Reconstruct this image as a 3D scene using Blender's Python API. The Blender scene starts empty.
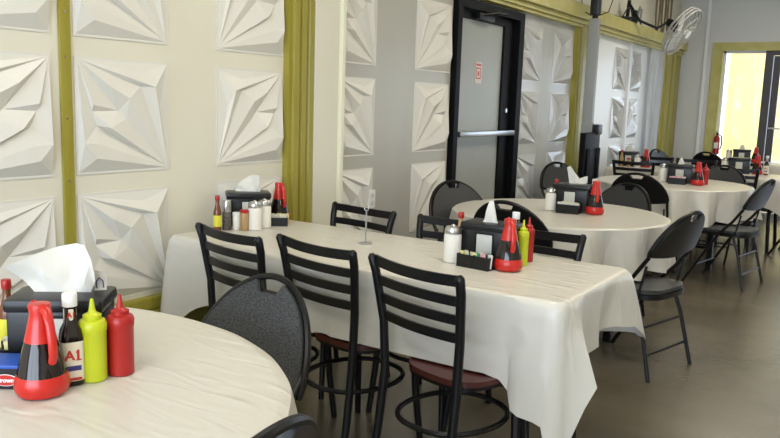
import bpy, bmesh, math, random
from math import sin, cos, pi, radians as R
from mathutils import Vector, Matrix
from mathutils.geometry import delaunay_2d_cdt
random.seed(7)
S = bpy.context.scene
C = S.collection
# ------------------------------------------------------------------ camera
cam = bpy.data.objects.new('camera', bpy.data.cameras.new('camera'))
C.objects.link(cam)
cam.matrix_world = Matrix(((0.835192, -0.109339, 0.538979, 0),
                           (0.54899, 0.107645, -0.828868, 0),
                           (0.032609, 0.988159, 0.149931, 1.40),
                           (0, 0, 0, 1)))
cam.data.sensor_width = 36
cam.data.lens = 770 / 780 * 36
cam.data.clip_start = 0.02
S.camera = cam
# ------------------------------------------------------------------ world, sun, lamps, exposure
W = bpy.data.worlds.new('world'); S.world = W; W.use_nodes = True
bg = W.node_tree.nodes['Background']
bg.inputs[0].default_value = (0.70, 0.83, 1.0, 1)
bg.inputs[1].default_value = 3.2
S.view_settings.view_transform = 'Standard'
S.view_settings.look = 'None'
S.view_settings.gamma = 1
S.view_settings.exposure = 0.17

def lamp(name, kind, loc, rot, energy, col, sx=1, sy=1):
    l = bpy.data.lights.new(name, kind); o = bpy.data.objects.new(name, l); C.objects.link(o)
    o.location = loc; o.rotation_euler = rot; l.energy = energy; l.color = col
    if kind == 'AREA':
        l.shape = 'RECTANGLE'; l.size = sx; l.size_y = sy
    return o
sun = lamp('sun', 'SUN', (0, -5, 10), (R(-48), 0, R(180 + 22)), 3.5, (1, .93, .80))
sun.data.angle = R(1)
sun.rotation_euler = Vector((-.28, .66, -.70)).to_track_quat('-Z', 'Y').to_euler()
# daylight entering by the windows behind the camera
lamp('rear_window_daylight', 'AREA', (0.1, -3.45, 1.55), (R(90), 0, 0), 175, (.76, .86, 1), 4.6, 2.0)
# ceiling lights
for cx, cy in ((-.9, -.6), (-1.0, 2.6), (-1.0, 6.0), (-1.0, 9.4), (2.2, 1.0), (2.2, 6.0)):
    lamp('ceiling_lamp', 'AREA', (cx, cy, 3.22), (0, 0, 0), 31, (1, .92, .76), 1.2, .6)

# ------------------------------------------------------------------ materials
MATS = {}
def mat(name, col, rough=.5, metal=0, noise=None, bump=None, trans=0, emit=None, spec=.5, alpha=1, coat=0):
    if name in MATS: return MATS[name]
    m = bpy.data.materials.new(name); m.use_nodes = True
    nt = m.node_tree; b = nt.nodes['Principled BSDF']
    b.inputs['Base Color'].default_value = (*col, 1)
    b.inputs['Roughness'].default_value = rough
    b.inputs['Metallic'].default_value = metal
    b.inputs['Specular IOR Level'].default_value = spec
    b.inputs['Transmission Weight'].default_value = trans
    b.inputs['Alpha'].default_value = alpha
    b.inputs['Coat Weight'].default_value = coat
    if emit:
        b.inputs['Emission Color'].default_value = (*emit[:3], 1); b.inputs['Emission Strength'].default_value = emit[3]
    tc = nt.nodes.new('ShaderNodeTexCoord')
    def tex(scale, stretch=(1, 1, 1), detail=4):
        mp = nt.nodes.new('ShaderNodeMapping'); mp.inputs['Scale'].default_value = stretch
        nt.links.new(tc.outputs['Object'], mp.inputs[0])
        n = nt.nodes.new('ShaderNodeTexNoise'); n.inputs['Scale'].default_value = scale
        n.inputs['Detail'].default_value = detail
        nt.links.new(mp.outputs[0], n.inputs['Vector']); return n
    if noise:                     # (scale, second colour, stretch)
        n = tex(noise[0], noise[2] if len(noise) > 2 else (1, 1, 1))
        r = nt.nodes.new('ShaderNodeValToRGB')
        r.color_ramp.elements[0].position = .35; r.color_ramp.elements[1].position = .65
        r.color_ramp.elements[0].color = (*col, 1); r.color_ramp.elements[1].color = (*noise[1], 1)
        nt.links.new(n.outputs[0], r.inputs[0]); nt.links.new(r.outputs[0], b.inputs['Base Color'])
    if bump:                      # (scale, strength, distance, stretch)
        n = tex(bump[0], bump[3] if len(bump) > 3 else (1, 1, 1))
        bp = nt.nodes.new('ShaderNodeBump'); bp.inputs['Strength'].default_value = bump[1]
        bp.inputs['Distance'].default_value = bump[2]
        nt.links.new(n.outputs[0], bp.inputs['Height']); nt.links.new(bp.outputs[0], b.inputs['Normal'])
    MATS[name] = m
    return m
WALL = mat('wall_paint', (.71, .68, .56), .45, noise=(1.2, (.75, .72, .60)), bump=(60, .1, .002))
WALLG = mat('grey_wall_paint', (.66, .67, .67), .5, bump=(60, .1, .002))
PANEL = mat('panel_white', (.72, .70, .64), .38)
FILM = mat('film_white', (.72, .73, .73), .22, bump=(5, .6, .02, (1, 1, .5)))
OLIVE = mat('olive_paint', (.29, .25, .026), .33, noise=(5, (.36, .315, .055), (3, 3, .3)), bump=(30, .2, .003, (4, 4, .3)))
OLIVEL = mat('yellow_olive_paint', (.50, .45, .12), .4, noise=(6, (.57, .52, .20)))
FLOORM = mat('concrete_floor', (.112, .093, .062), .24, noise=(1.6, (.155, .133, .098)), bump=(40, .35, .004), spec=.8)
CEIL = mat('ceiling_paint', (.8, .79, .75), .7)
CLOTH = mat('table_cloth', (.59, .565, .505), .33, bump=(8, .9, .006, (.6, 2.6, 1)))
for _n in CLOTH.node_tree.nodes:
    if _n.type == 'TEX_NOISE':
        _n.noise_type = 'RIDGED_MULTIFRACTAL'; _n.inputs['Detail'].default_value = 3; _n.inputs['Distortion'].default_value = .8
BLACK = mat('black_powder_coat', (.006, .006, .007), .36, spec=.28)
BLACKP = mat('black_plastic', (.009, .009, .010), .32, spec=.35)
DOORB = mat('door_black', (.004, .004, .005), .5, spec=.10)
FROST = mat('frosted_grey', (.33, .345, .32), .35, noise=(1.3, (.38, .39, .37)))
TWEED = mat('grey_tweed', (.016, .017, .018), .85, noise=(260, (.085, .088, .092)), bump=(260, .5, .002))
VINYL = mat('dark_grey_vinyl', (.035, .036, .038), .42, spec=.4)
BURG = mat('burgundy_vinyl', (.060, .012, .010), .32)
STEEL = mat('steel', (.55, .55, .55), .28, 1)
GREY = mat('grey_steel_paint', (.30, .31, .31), .45)
REDP = mat('red_plastic', (.52, .018, .011), .28)
KETCH = mat('ketchup_red', (.38, .012, .010), .36)
YEL = mat('yellow_plastic', (.52, .58, .015), .35)
SYRUP = mat('dark_syrup', (.012, .007, .006), .08)
WHITEP = mat('white_plastic', (.80, .80, .78), .35)
TISSUE = mat('tissue', (.66, .645, .59), .8, bump=(25, .25, .004))
SUGAR = mat('sugar', (.78, .76, .70), .6)
GLASS = mat('clear_glass', (.92, .95, .95), .05, trans=1)
LABEL = mat('cream_label', (.78, .72, .56), .5)
LYEL = mat('yellow_label', (.66, .62, .04), .5)
LGRN = mat('green_paper', (.03, .30, .17), .5)
BLUE = mat('blue_plastic', (.015, .08, .42), .4)
NAVY = mat('navy_label', (.03, .03, .18), .5)
PINK = mat('pink_paper', (.72, .34, .36), .6)
CREAMP = mat('pale_yellow_paper', (.76, .70, .32), .6)
SAUCE = mat('amber_sauce', (.16, .05, .015), .15)
TAN = mat('tan_sauce', (.42, .27, .12), .3)
PEPPER = mat('peppercorns', (.03, .025, .022), .5, noise=(120, (.14, .12, .10)))
TAPE = mat('sign_paper', (.72, .62, .58), .5)
SIGNR = mat('sign_red', (.55, .10, .09), .5)
WOODB = mat('brown_rope', (.20, .15, .08), .8)
EXTY = mat('yellow_stucco', (.60, .47, .20), .8, noise=(.6, (.58, .52, .22)))
EXTW = mat('pale_stucco', (.85, .83, .78), .8)
PAVE = mat('pavement', (.50, .47, .42), .8, noise=(2, (.56, .53, .48)))
BROWN = mat('dark_brown_aluminium', (.045, .038, .036), .4)
PIPEW = mat('white_pipe', (.85, .87, .90), .35)
WIN = bpy.data.materials.new('window_glass'); WIN.use_nodes = True
_n = WIN.node_tree; _n.nodes.clear()
_o = _n.nodes.new('ShaderNodeOutputMaterial'); _m = _n.nodes.new('ShaderNodeMixShader'); _t = _n.nodes.new('ShaderNodeBsdfTransparent'); _g = _n.nodes.new('ShaderNodeBsdfGlossy')
_g.inputs['Roughness'].default_value = .02; _m.inputs[0].default_value = .07
_n.links.new(_t.outputs[0], _m.inputs[1]); _n.links.new(_g.outputs[0], _m.inputs[2]); _n.links.new(_m.outputs[0], _o.inputs[0])

# ------------------------------------------------------------------ mesh helpers
def tag(o, label=None, cat=None, group=None, kind=None):
    if label: o['label'] = label
    if cat: o['category'] = cat
    if group: o['group'] = group
    if kind: o['kind'] = kind
    return o
def empty(name, loc=(0, 0, 0), rz=0):
    o = bpy.data.objects.new(name, None); C.objects.link(o)
    o.empty_display_size = .05; o.location = loc; o.rotation_euler = (0, 0, rz); return o
class MB:
    def __init__(s): s.bm = bmesh.new()
    def box(s, a, b, bev=0, M=None):
        c = [(a[i] + b[i]) / 2 for i in range(3)]; d = [abs(b[i] - a[i]) for i in range(3)]
        tmp = bmesh.new()
        bmesh.ops.create_cube(tmp, size=1)
        for v in tmp.verts: v.co = Vector([v.co[i] * d[i] + c[i] for i in range(3)])
        if bev: bmesh.ops.bevel(tmp, geom=tmp.edges[:], offset=bev, segments=2, affect='EDGES', profile=.6)
        s.join(tmp, M); return s
    def join(s, tmp, M=None):
        if M: bmesh.ops.transform(tmp, matrix=M, verts=tmp.verts)
        me = bpy.data.meshes.new('t'); tmp.to_mesh(me); tmp.free(); s.bm.from_mesh(me); bpy.data.meshes.remove(me)
    def lathe(s, prof, n=20, c=(0, 0), square=0):
        rings = []
        for r, z in prof:
            ring = []
            for i in range(n):
                a = 2 * pi * i / n
                k = r
                if square:
                    k = r / (abs(cos(a)) ** square + abs(sin(a)) ** square) ** (1 / square)
                ring.append(s.bm.verts.new((c[0] + k * cos(a), c[1] + k * sin(a), z)))
            rings.append(ring)
        for A, B in zip(rings, rings[1:]):
            for i in range(n): s.bm.faces.new((A[i], A[(i + 1) % n], B[(i + 1) % n], B[i]))
        s.bm.faces.new(rings[0][::-1]); s.bm.faces.new(rings[-1]); return s
    def tube(s, pts, r, n=8, closed=False, flat=1.0):
        P = [Vector(p) for p in pts]; rings = []; m = len(P)
        up = None
        for i, p in enumerate(P):
            if closed: t = P[(i + 1) % m] - P[i - 1]
            else: t = P[min(i + 1, m - 1)] - P[max(i - 1, 0)]
            t.normalize()
            if up is None:
                up = Vector((0, 0, 1)) if abs(t.z) < .9 else Vector((0, 1, 0))
            x = t.cross(up)
            if x.length < 1e-4: x = t.cross(Vector((1, 0, 0)))
            x.normalize(); y = x.cross(t).normalized(); up = y
            rr = r[i] if isinstance(r, (list, tuple)) else r
            rings.append([s.bm.verts.new(p + x * rr * cos(2 * pi * k / n) + y * rr * flat * sin(2 * pi * k / n)) for k in range(n)])
        prs = list(zip(rings, rings[1:]))
        if closed: prs.append((rings[-1], rings[0]))
        for A, B in prs:
            for k in range(n): s.bm.faces.new((A[k], B[k], B[(k + 1) % n], A[(k + 1) % n]))
        if not closed:
            s.bm.faces.new(rings[0]); s.bm.faces.new(rings[-1][::-1])
        return s
    def plate(s, outline, th, fn, grid=.05, edges=None):
        """outline in 2D (u,v), extruded to thickness th, mapped by fn(u,v,w)"""
        n = len(outline); pts = [Vector(p) for p in outline]
        us = [p[0] for p in outline]; vs = [p[1] for p in outline]
        u = min(us) + grid / 2
        while u < max(us):
            v = min(vs) + grid / 2
            while v < max(vs):
                pts.append(Vector((u, v))); v += grid
            u += grid
        r = delaunay_2d_cdt(pts, [(i, (i + 1) % n) for i in range(n)], [list(range(n))], 2, 1e-6)
        vv, ee, ff = r[0], r[1], r[2]
        top = [s.bm.verts.new(fn(p[0], p[1], th / 2)) for p in vv]
        bot = [s.bm.verts.new(fn(p[0], p[1], -th / 2)) for p in vv]
        cnt = {}
        for f in ff:
            s.bm.faces.new([top[i] for i in f]); s.bm.faces.new([bot[i] for i in reversed(f)])
            for i in range(len(f)):
                e = (f[i], f[(i + 1) % len(f)]); cnt[e] = 1
        for (a, b) in cnt:
            if (b, a) not in cnt: s.bm.faces.new((top[b], top[a], bot[a], bot[b]))
        return s
    def build(s, name, m, parent=None, smooth=True, loc=None):
        s.bm.normal_update()
        bmesh.ops.recalc_face_normals(s.bm, faces=s.bm.faces[:])
        me = bpy.data.meshes.new(name); s.bm.to_mesh(me); s.bm.free()
        me.materials.append(m)
        if smooth:
            for p in me.polygons: p.use_smooth = True
            try: me.set_sharp_from_angle(angle=R(38))
            except Exception: pass
        o = bpy.data.objects.new(name, me); C.objects.link(o)
        if parent: o.parent = parent
        if loc: o.location = loc
        return o
def copy_tree(o, parent=None):
    c = o.copy(); C.objects.link(c); c.parent = parent
    for k in list(o.children): copy_tree(k, c)
    return c
def struct(o): o['kind'] = 'structure'; return o
def sbox(name, a, b, m, bev=0):
    return struct(MB().box(a, b, bev).build(name, m, smooth=False))
def text(name, body, size, m, parent, M, th=.0004):
    cu = bpy.data.curves.new('txt', 'FONT'); cu.body = body; cu.size = size; cu.extrude = th
    cu.align_x = 'CENTER'; cu.align_y = 'CENTER'; cu.resolution_u = 3; cu.offset = size * .035
    t = bpy.data.objects.new('txt', cu); C.objects.link(t)
    dg = bpy.context.evaluated_depsgraph_get(); dg.update()
    me = bpy.data.meshes.new_from_object(t.evaluated_get(dg))
    bpy.data.objects.remove(t); bpy.data.curves.remove(cu)
    me.transform(M); me.materials.clear(); me.materials.append(m)
    o = bpy.data.objects.new(name, me); C.objects.link(o); o.parent = parent; return o

# ------------------------------------------------------------------ room shell
WX, FY, RX, BY, CH = -2.88, 12.17, 3.8, -3.2, 3.3
sbox('floor', (WX - .2, BY - .2, -.1), (RX + .2, FY + .2, 0), FLOORM)
sbox('ceiling', (WX - .2, BY - .2, CH), (RX + .2, FY + .2, CH + .15), CEIL)
# left wall, solid, with a doorway between y 5.22 and 6.40
DY0, DY1, DZ = 5.20, 6.42, 2.20
w = MB()
w.box((WX - .2, BY, 0), (WX, DY0, CH)); w.box((WX - .2, DY1, 0), (WX, FY, CH)); w.box((WX - .2, DY0, DZ), (WX, DY1, CH))
struct(w.build('wall_left', WALL, smooth=False))
sbox('wall_right', (RX, BY, 0), (RX + .2, FY, CH), WALL)
w = MB()
w.box((WX - .2, BY - .2, 0), (RX + .2, BY, .55)); w.box((WX - .2, BY - .2, 2.55), (RX + .2, BY, CH))
w.box((WX - .2, BY - .2, .55), (-2.4, BY, 2.55)); w.box((2.6, BY - .2, .55), (RX + .2, BY, 2.55))
struct(w.build('wall_rear', WALLG, smooth=False))
f = empty('window_rear', (0, BY - .1, 0)); struct(f)
w = MB()
for x in (-2.4, -.75, .95, 2.56): w.box((x, -.03, .55), (x + .05, .03, 2.55))
w.box((-2.4, -.03, .55), (2.6, .03, .6)); w.box((-2.4, -.03, 2.5), (2.6, .03, 2.55))
w.build('window_frame', BROWN, f, smooth=False)
# far wall with a glazed shop front
GX0, GX1, GZ = -2.27, 3.2, 2.29
w = MB()
w.box((WX - .2, FY, 0), (GX0, FY + .15, CH)); w.box((GX1, FY, 0), (RX + .2, FY + .15, CH)); w.box((GX0, FY, GZ), (GX1, FY + .15, CH))
w.box((GX0, FY, 0), (-1.68, FY + .15, .45)); w.box((-.55, FY, 0), (GX1, FY + .15, .45))
struct(w.build('wall_far', WALLG, smooth=False))
w = MB()
w.box((GX0 - .12, FY - .035, 0), (GX0, FY, GZ + .12), .006); w.box((GX0, FY - .035, GZ), (GX1, FY, GZ + .12), .006)
w.box((GX0 - .0, FY - .02, .45), (GX0 + .03, FY + .12, GZ), .003)
struct(w.build('trim_1', OLIVEL, smooth=False))
win = struct(empty('window_1', (GX0, FY + .08, .45)))
w = MB(); w.box((.03, -.02, 0), (.06, .02, GZ - .45)); w.box((.03, -.02, 0), (.59, .02, .03)); w.box((.03, -.02, GZ - .48), (.59, .02, GZ - .45))
w.build('window_frame', WHITEP, win, smooth=False)
MB().box((.05, -.003, .02), (.6, .003, GZ - .46)).build('pane', WIN, win, smooth=False)
win = struct(empty('window_2', (-.55, FY + .08, .45)))
w = MB()
for x in (0.05, 1.2, 2.4, 3.65): w.box((x, -.02, 0), (x + .06, .02, GZ - .45))
w.box((0, -.02, 0), (3.74, .02, .05)); w.box((0, -.02, GZ - .5), (3.74, .02, GZ - .45))
w.build('window_frame', BROWN, win, smooth=False)
MB().box((.02, -.003, .02), (3.7, .003, GZ - .46)).build('pane', WIN, win, smooth=False)
# glass entrance door in the far wall
d = struct(empty('door_1', (-1.68, FY + .06, 0)))
w = MB(); w.box((0, -.06, 0), (.10, .08, GZ), .004); w.box((1.03, -.06, 0), (1.13, .08, GZ), .004); w.box((.1, -.06, GZ - .06), (1.03, .08, GZ), .004)
w.build('door_frame', BROWN, d, smooth=False)
w = MB(); w.box((.11, -.025, .01), (.20, .025, GZ - .07), .004); w.box((.93, -.025, .01), (1.02, .025, GZ - .07), .004)
w.box((.2, -.025, .01), (.93, .025, .25), .004); w.box((.2, -.025, GZ - .19), (.93, .025, GZ - .07), .004)
w.build('door_leaf', BROWN, d, smooth=False)
MB().box((.2, -.003, .25), (.93, .003, GZ - .19)).build('pane', WIN, d, smooth=False)
MB().tube([(.13, -.03, 1.21), (.13, -.09, 1.21), (.99, -.09, 1.21), (.99, -.03, 1.21)], .014).build('push_bar', STEEL, d)
# white conduit on the far wall
sbox('trim_2', (-2.50, FY - .04, 0), (-2.455, FY, CH), PIPEW, .005)
# olive chair-height ledge and base board along the left wall
w = MB(); w.box((WX, BY, 0), (WX + .035, 3.28, .36), .004); w.box((WX, BY, .36), (WX + .06, 3.28, .40), .006); w.box((WX, BY, .40), (WX + .045, 3.28, .462), .01)
struct(w.build('baseboard_left', OLIVE, smooth=False))
# narrow olive batten with screws
w = MB(); w.box((WX, 1.922, .462), (WX + .012, 1.974, 3.3), .003)
tr = struct(w.build('trim_3', OLIVE, smooth=False))
for z in (1.03, 1.29, 1.54, 1.72, 2.1, 2.5):
    MB().tube([(WX + .011, 1.948, z), (WX + .016, 1.948, z)], .005).build('screw', STEEL, tr)
def flute(name, y0, y1, z0, z1, d=.06, m=OLIVE):
    w = MB(); n = [0, .10, .16, .30, .36, .46, .58, .66, .80, .88, 1]
    h = [.7, .7, 1, 1, .6, .95, .95, .55, .85, .85, .65]
    L = y1 - y0; bm = w.bm; lo = []; hi = []
    P = [(WX, y0)]
    for i, t in enumerate(n):
        P.append((WX + d * h[i], y0 + L * t))
        if i + 1 < len(n): P.append((WX + d * h[i], y0 + L * (t + (n[i + 1] - t) * .7)))
    P.append((WX, y1))
    lo = [bm.verts.new((a, b, z0)) for a, b in P]; hi = [bm.verts.new((a, b, z1)) for a, b in P]
    for i in range(len(P)):
        j = (i + 1) % len(P); bm.faces.new((lo[i], lo[j], hi[j], hi[i]))
    bm.faces.new(lo[::-1]); bm.faces.new(hi)
    return struct(w.build(name, m, smooth=False))
flute('trim_4', 3.297, 3.515, 0, CH, .055)
sbox('trim_5', (WX, 3.515, 0), (WX + .05, 3.74, CH), WALL, .003)
sbox('trim_6', (WX, 3.74, 0), (WX + .075, 3.772, CH), mat('ivory_strip', (.80, .79, .62), .4), .004)
flute('trim_7', 7.74, 8.20, 0, 2.243, .10)
sbox('trim_8', (WX, 8.20, 0), (WX + .07, 8.34, 2.243), PIPEW, .004)
flute('trim_9', 11.16, 12.10, 0, 2.243, .09)
# header beam over the bays
w = MB()
w.box((WX, 4.9, 2.285), (WX + .15, 12.1, 2.42), .006); w.box((WX, 4.9, 2.243), (WX + .11, 12.1, 2.285), .006)
w.box((WX, 4.9, 2.215), (WX + .085, 12.1, 2.243), .004)
struct(w.build('trim_10', OLIVEL, smooth=False))
sbox('baseboard_side', (WX, 3.78, 0), (WX + .03, DY0 - .05, .12), OLIVE, .004)
# painted / film covered boards of the second bay
sbox('trim_11', (WX, 6.46, .02), (WX + .012, 7.74, 2.215), mat('silver_board', (.50, .51, .50), .25, noise=(2.0, (.60, .61, .60), (1, 1, .4))))
sbox('trim_12', (WX, 8.34, .02), (WX + .012, 11.16, 2.215), mat('pale_board', (.86, .89, .92), .3))
sbox('trim_13', (WX, 3.78, .12), (WX + .006, 5.19, 2.215), mat('grey_board', (.43, .42, .37), .32, noise=(1.6, (.49, .48, .43), (1, 1, .4))))

# ------------------------------------------------------------------ black service door
d = struct(empty('door_2', (WX, DY0, 0)))
D = DY1 - DY0
w = MB(); w.box((-.12, 0, 0), (.05, .07, DZ), .004); w.box((-.12, D - .10, 0), (.05, D, DZ), .004); w.box((-.12, .07, DZ - .07), (.05, D - .10, DZ), .004)
w.build('door_frame', DOORB, d, smooth=False)
w = MB(); w.box((-.055, .075, .01), (.0, .155, DZ - .075), .003); w.box((-.055, D - .30, .01), (.0, D - .105, DZ - .075), .003)
w.box((-.055, .155, .01), (0, D - .30, .16), .003); w.box((-.055, .155, DZ - .135), (0, D - .30, DZ - .075), .003)
lf = w.build('door_leaf', DOORB, d, smooth=False)
MB().box((-.035, .155, .16), (-.02, D - .30, DZ - .135)).build('pane', FROST, d, smooth=False)
w = MB(); w.tube([(.0, .15, 1.17), (.05, .15, 1.17)], .012); w.tube([(.0, D - .2, 1.17), (.05, D - .2, 1.17)], .012)
w.box((.03, .10, 1.148), (.062, D - .12, 1.192), .008); w.build('push_bar', STEEL, lf)
MB().tube([(0, D - .21, 1.36), (.012, D - .21, 1.36)], .018, 14).build('lock', STEEL, lf)
w = MB(); w.box((0, .35, DZ - .13), (.05, .62, DZ - .08), .006); w.tube([(.03, .40, DZ - .10), (.12, .55, DZ - .07), (.05, .85, DZ - .04)], .010)
w.build('door_closer', BLACK, d)
sg = empty('door_sign', (WX - .018, 5.70, 1.66)); tag(sg, 'small faded red and white paper sign taped on the frosted door glass', 'sign')
MB().box((0, -.055, -.085), (.001, .055, .085)).build('sheet', TAPE, sg, smooth=False)
w = MB()
for a, b in (((-.04, -.05), (.04, -.04)), ((-.04, .03), (.04, .04)), ((-.04, -.05), (-.03, .04)), ((.03, -.05), (.04, .04)), ((-.045, .055), (.045, .07)), ((-.015, -.025), (.015, .012))):
    w.box((.001, a[0], a[1]), (.0018, b[0], b[1]))
w.build('printed_panel', SIGNR, sg, smooth=False)

# ------------------------------------------------------------------ faceted wall panels
def panel_mesh(mirror):
    # x = u (0..1), y = v (0..1), z relief
    V = {'a': (0, 0, 0), 'b': (1, 0, 0), 'c': (1, 1, 0), 'd': (0, 1, 0),
         'A': (.02, .02, .0), 'B': (.98, .02, 0), 'Cc': (.98, .98, 0), 'D': (.02, .98, 0),
         'p1': (.21, .77, 1), 'p2': (.33, .89, .25), 'p3': (.49, .66, .85), 'q1': (.34, .77, .25), 'p4': (.69, .76, .8),
         'q2': (.57, .55, .0), 'p4b': (.55, .83, .15), 'p5': (.70, .40, 1), 'q3': (.85, .54, .15), 'p6': (.86, .60, .7),
         'p7': (.80, .26, .75), 'p8': (.84, .14, .95), 'q4': (.80, .42, .1), 'p9': (.96, .27, .9),
         'g1': (.27, .62, .15), 'g2': (.50, .48, .2), 'q5': (.13, .60, .35)}
    keys = list(V); ix = {k: i for i, k in enumerate(keys)}
    E = ['ab', 'bc', 'cd', 'da']; 
    L = [('a', 'b'), ('b', 'c'), ('c', 'd'), ('d', 'a'), ('A', 'B'), ('B', 'Cc'), ('Cc', 'D'), ('D', 'A'),
         ('A', 'p1'), ('D', 'p1'), ('A', 'g1'), ('A', 'p3'), ('g1', 'q1'), ('A', 'g2'), ('A', 'p5'), ('A', 'q4'), ('A', 'p7'), ('A', 'p8'), ('B', 'p8'),
         ('p1', 'Cc'), ('p2', 'Cc'), ('p3', 'q2'), ('p4', 'q2'), ('p4', 'Cc'), ('q2', 'Cc'), ('p6', 'q2'), ('p6', 'Cc'), ('p5', 'q2'), ('p5', 'q4'), ('q4', 'q3'), ('q3', 'Cc'),
         ('p9', 'Cc'), ('p9', 'q4'), ('p9', 'B'), ('p9', 'p7'), ('p7', 'p8'), ('q3', 'q2')]
    pts = [Vector(V[k][:2]) for k in keys]
    r = delaunay_2d_cdt(pts, [(ix[a], ix[b]) for a, b in L], [], 0, 1e-5)
    bm = bmesh.new(); vs = []
    for i, p in enumerate(r[0]):
        o = r[3][i]; z = V[keys[o[0]]][2] if o else .35
        u = 1 - p[0] if mirror else p[0]
        vs.append(bm.verts.new((.004 + z * .034, u * .495, p[1] * .495)))
    for f in r[2]:
        try: bm.faces.new([vs[i] for i in f])
        except ValueError: pass
    # back and thin rim so the panel has thickness
    c = [(0, 0), (1, 0), (1, 1), (0, 1)]
    back = [bm.verts.new((0, a * .495, b * .495)) for a, b in c]
    bm.faces.new(back)
    front = []
    bm.verts.ensure_lookup_table()
    for a, b in c:
        front.append(min(bm.verts, key=lambda v: (v.co - Vector((.004, a * .495, b * .495))).length))
    for i in range(4):
        j = (i + 1) % 4; bm.faces.new((back[i], back[j], front[j], front[i]))
    bmesh.ops.recalc_face_normals(bm, faces=bm.faces[:])
    for f in bm.faces:
        pass
    me = bpy.data.meshes.new('wall_panel'); bm.to_mesh(me); bm.free(); return me
PM = {0: panel_mesh(False), 1: panel_mesh(True)}
PM2 = {k: PM[k].copy() for k in PM}
for k in PM: PM[k].materials.append(PANEL); PM2[k].materials.append(mat('panel_silver', (.60, .61, .62), .16, spec=.9))
rows = {'top': 1.629, 'middle': 1.052, 'bottom': .475}
for y0, mir, where, set2, off in ((1.39, 0, 'left of the narrow olive batten', 0, 0), (1.99, 1, 'right of the narrow olive batten', 0, 0),
                             (2.79, 0, 'left of the wide fluted olive trim', 0, 0), (3.69, 1, 'cut by the white board edge', 0, .0),
                             (4.67, 0, 'left of the black door', 0, 0), (6.425, 1, 'just right of the black door', 1, .012),
                             (7.20, 0, 'beside the olive post', 1, .012),
                             (9.12, 1, 'left of the far white strip', 2, .012), (9.70, 0, 'right of the far white strip', 2, .012)):
    for rn, z in rows.items():
        if y0 > 3.6 and y0 < 3.75: yy = 3.78 - .0
        o = bpy.data.objects.new('wall_panel', (PM2 if set2 else PM)[mir]); C.objects.link(o)
        o.location = (WX + off + .0005 + (.006 if 3.6 < y0 < 5 else 0), y0, z)
        if 3.6 < y0 < 3.75:
            o.location.y = 3.775; o.scale = (1, .83, 1)
        tag(o, f'white faceted wall panel, {rn} of the column {where}', 'wall panel', 'faceted wall panels')
sbox('trim_14', (WX + .012, 9.625, .02), (WX + .05, 9.69, 2.215), PIPEW, .004)

# transparent plastic curtain in the far bay
w = MB(); bm = w.bm; g = []
for i in range(25):
    t = i / 24; y = 10.45 + t * .68
    g.append([bm.verts.new((WX + .07 + .025 * sin(t * 19) + .01 * sin(t * 47 + k), y, .35 + k * .31)) for k in range(7)])
for i in range(24):
    for k in range(6): bm.faces.new((g[i][k], g[i + 1][k], g[i + 1][k + 1], g[i][k + 1]))
bmesh.ops.solidify(bm, geom=bm.faces[:], thickness=.002)
tag(w.build('plastic_curtain', mat('milky_film', (.80, .82, .84), .25, alpha=.75)), 'milky wavy plastic sheet hanging at the right end of the far bay', 'curtain')

# ------------------------------------------------------------------ outside
sbox('ground_outside', (-20, FY + .2, -.12), (20, 40, -.02), PAVE)
b = empty('yellow_building', (-4.0, 17.2, -.02)); tag(b, 'sunlit yellow stucco building wall seen through the far window', 'building')
MB().box((-4, 0, 0), (2.6, .3, 4.6)).build('wall', EXTY, b, smooth=False)
w = MB(); w.box((-4, -.06, 0), (2.6, 0, .5)); w.build('plinth', EXTW, b, smooth=False)
w = MB(); w.box((-.3, -.35, 0), (.25, -.0, 4.6)); w.build('pilaster', EXTW, b, smooth=False)
MB().box((.62, -.35, 0), (.98, 0, 4.6)).build('pilaster', EXTW, b, smooth=False)

# ------------------------------------------------------------------ tables and cloths
def rect_table(x0, x1, y0, y1, label, group=None):
    t = empty('folding_table', ((x0 + x1) / 2, (y0 + y1) / 2, 0)); tag(t, label, 'table')
    a, b = (x1 - x0) / 2, (y1 - y0) / 2
    MB().box((-a, -b, .728), (a, b, .757), .004).build('tabletop', BLACKP, t)
    for s in (-1, 1):
        X = s * (a - .17)
        for q in (-1, 1):
            MB().tube([(X, q * (b - .07), .728), (X, q * (b - .07), .35), (X + s * .02, q * (b - .05), 0)], .018).build('leg', BLACK, t)
        MB().tube([(X, -b + .07, .40), (X, b - .07, .40)], .012).build('stretcher', BLACK, t)
        MB().tube([(X, 0, .40), (X - s * .38, 0, .72)], .009).build('brace', GREY, t)
    return t
def cloth_top(bm, ring, c):
    N = len(ring)
    for f in (.985, .93, .8, .6, .35, .12):
        nx = [bm.verts.new(c + (v.co - c) / 1.0 * 1.0) for v in ring]
        for v, o in zip(nx, ring0(ring, c, f)): v.co = o
        for i in range(N): bm.faces.new((ring[i], ring[(i + 1) % N], nx[(i + 1) % N], nx[i]))
        ring = nx
    bm.faces.new(ring)
RING0 = {}
def ring0(ring, c, f):
    if f == .985: RING0['r'] = [v.co.copy() for v in ring]
    return [c + (o - c) * f for o in RING0['r']]
def pw(x, T):
    if x <= T[0][0]: return T[0][1]
    for (a, b), (c, d) in zip(T, T[1:]):
        if x <= c: return b + (d - b) * (x - a) / (c - a)
    return T[-1][1]
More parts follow.
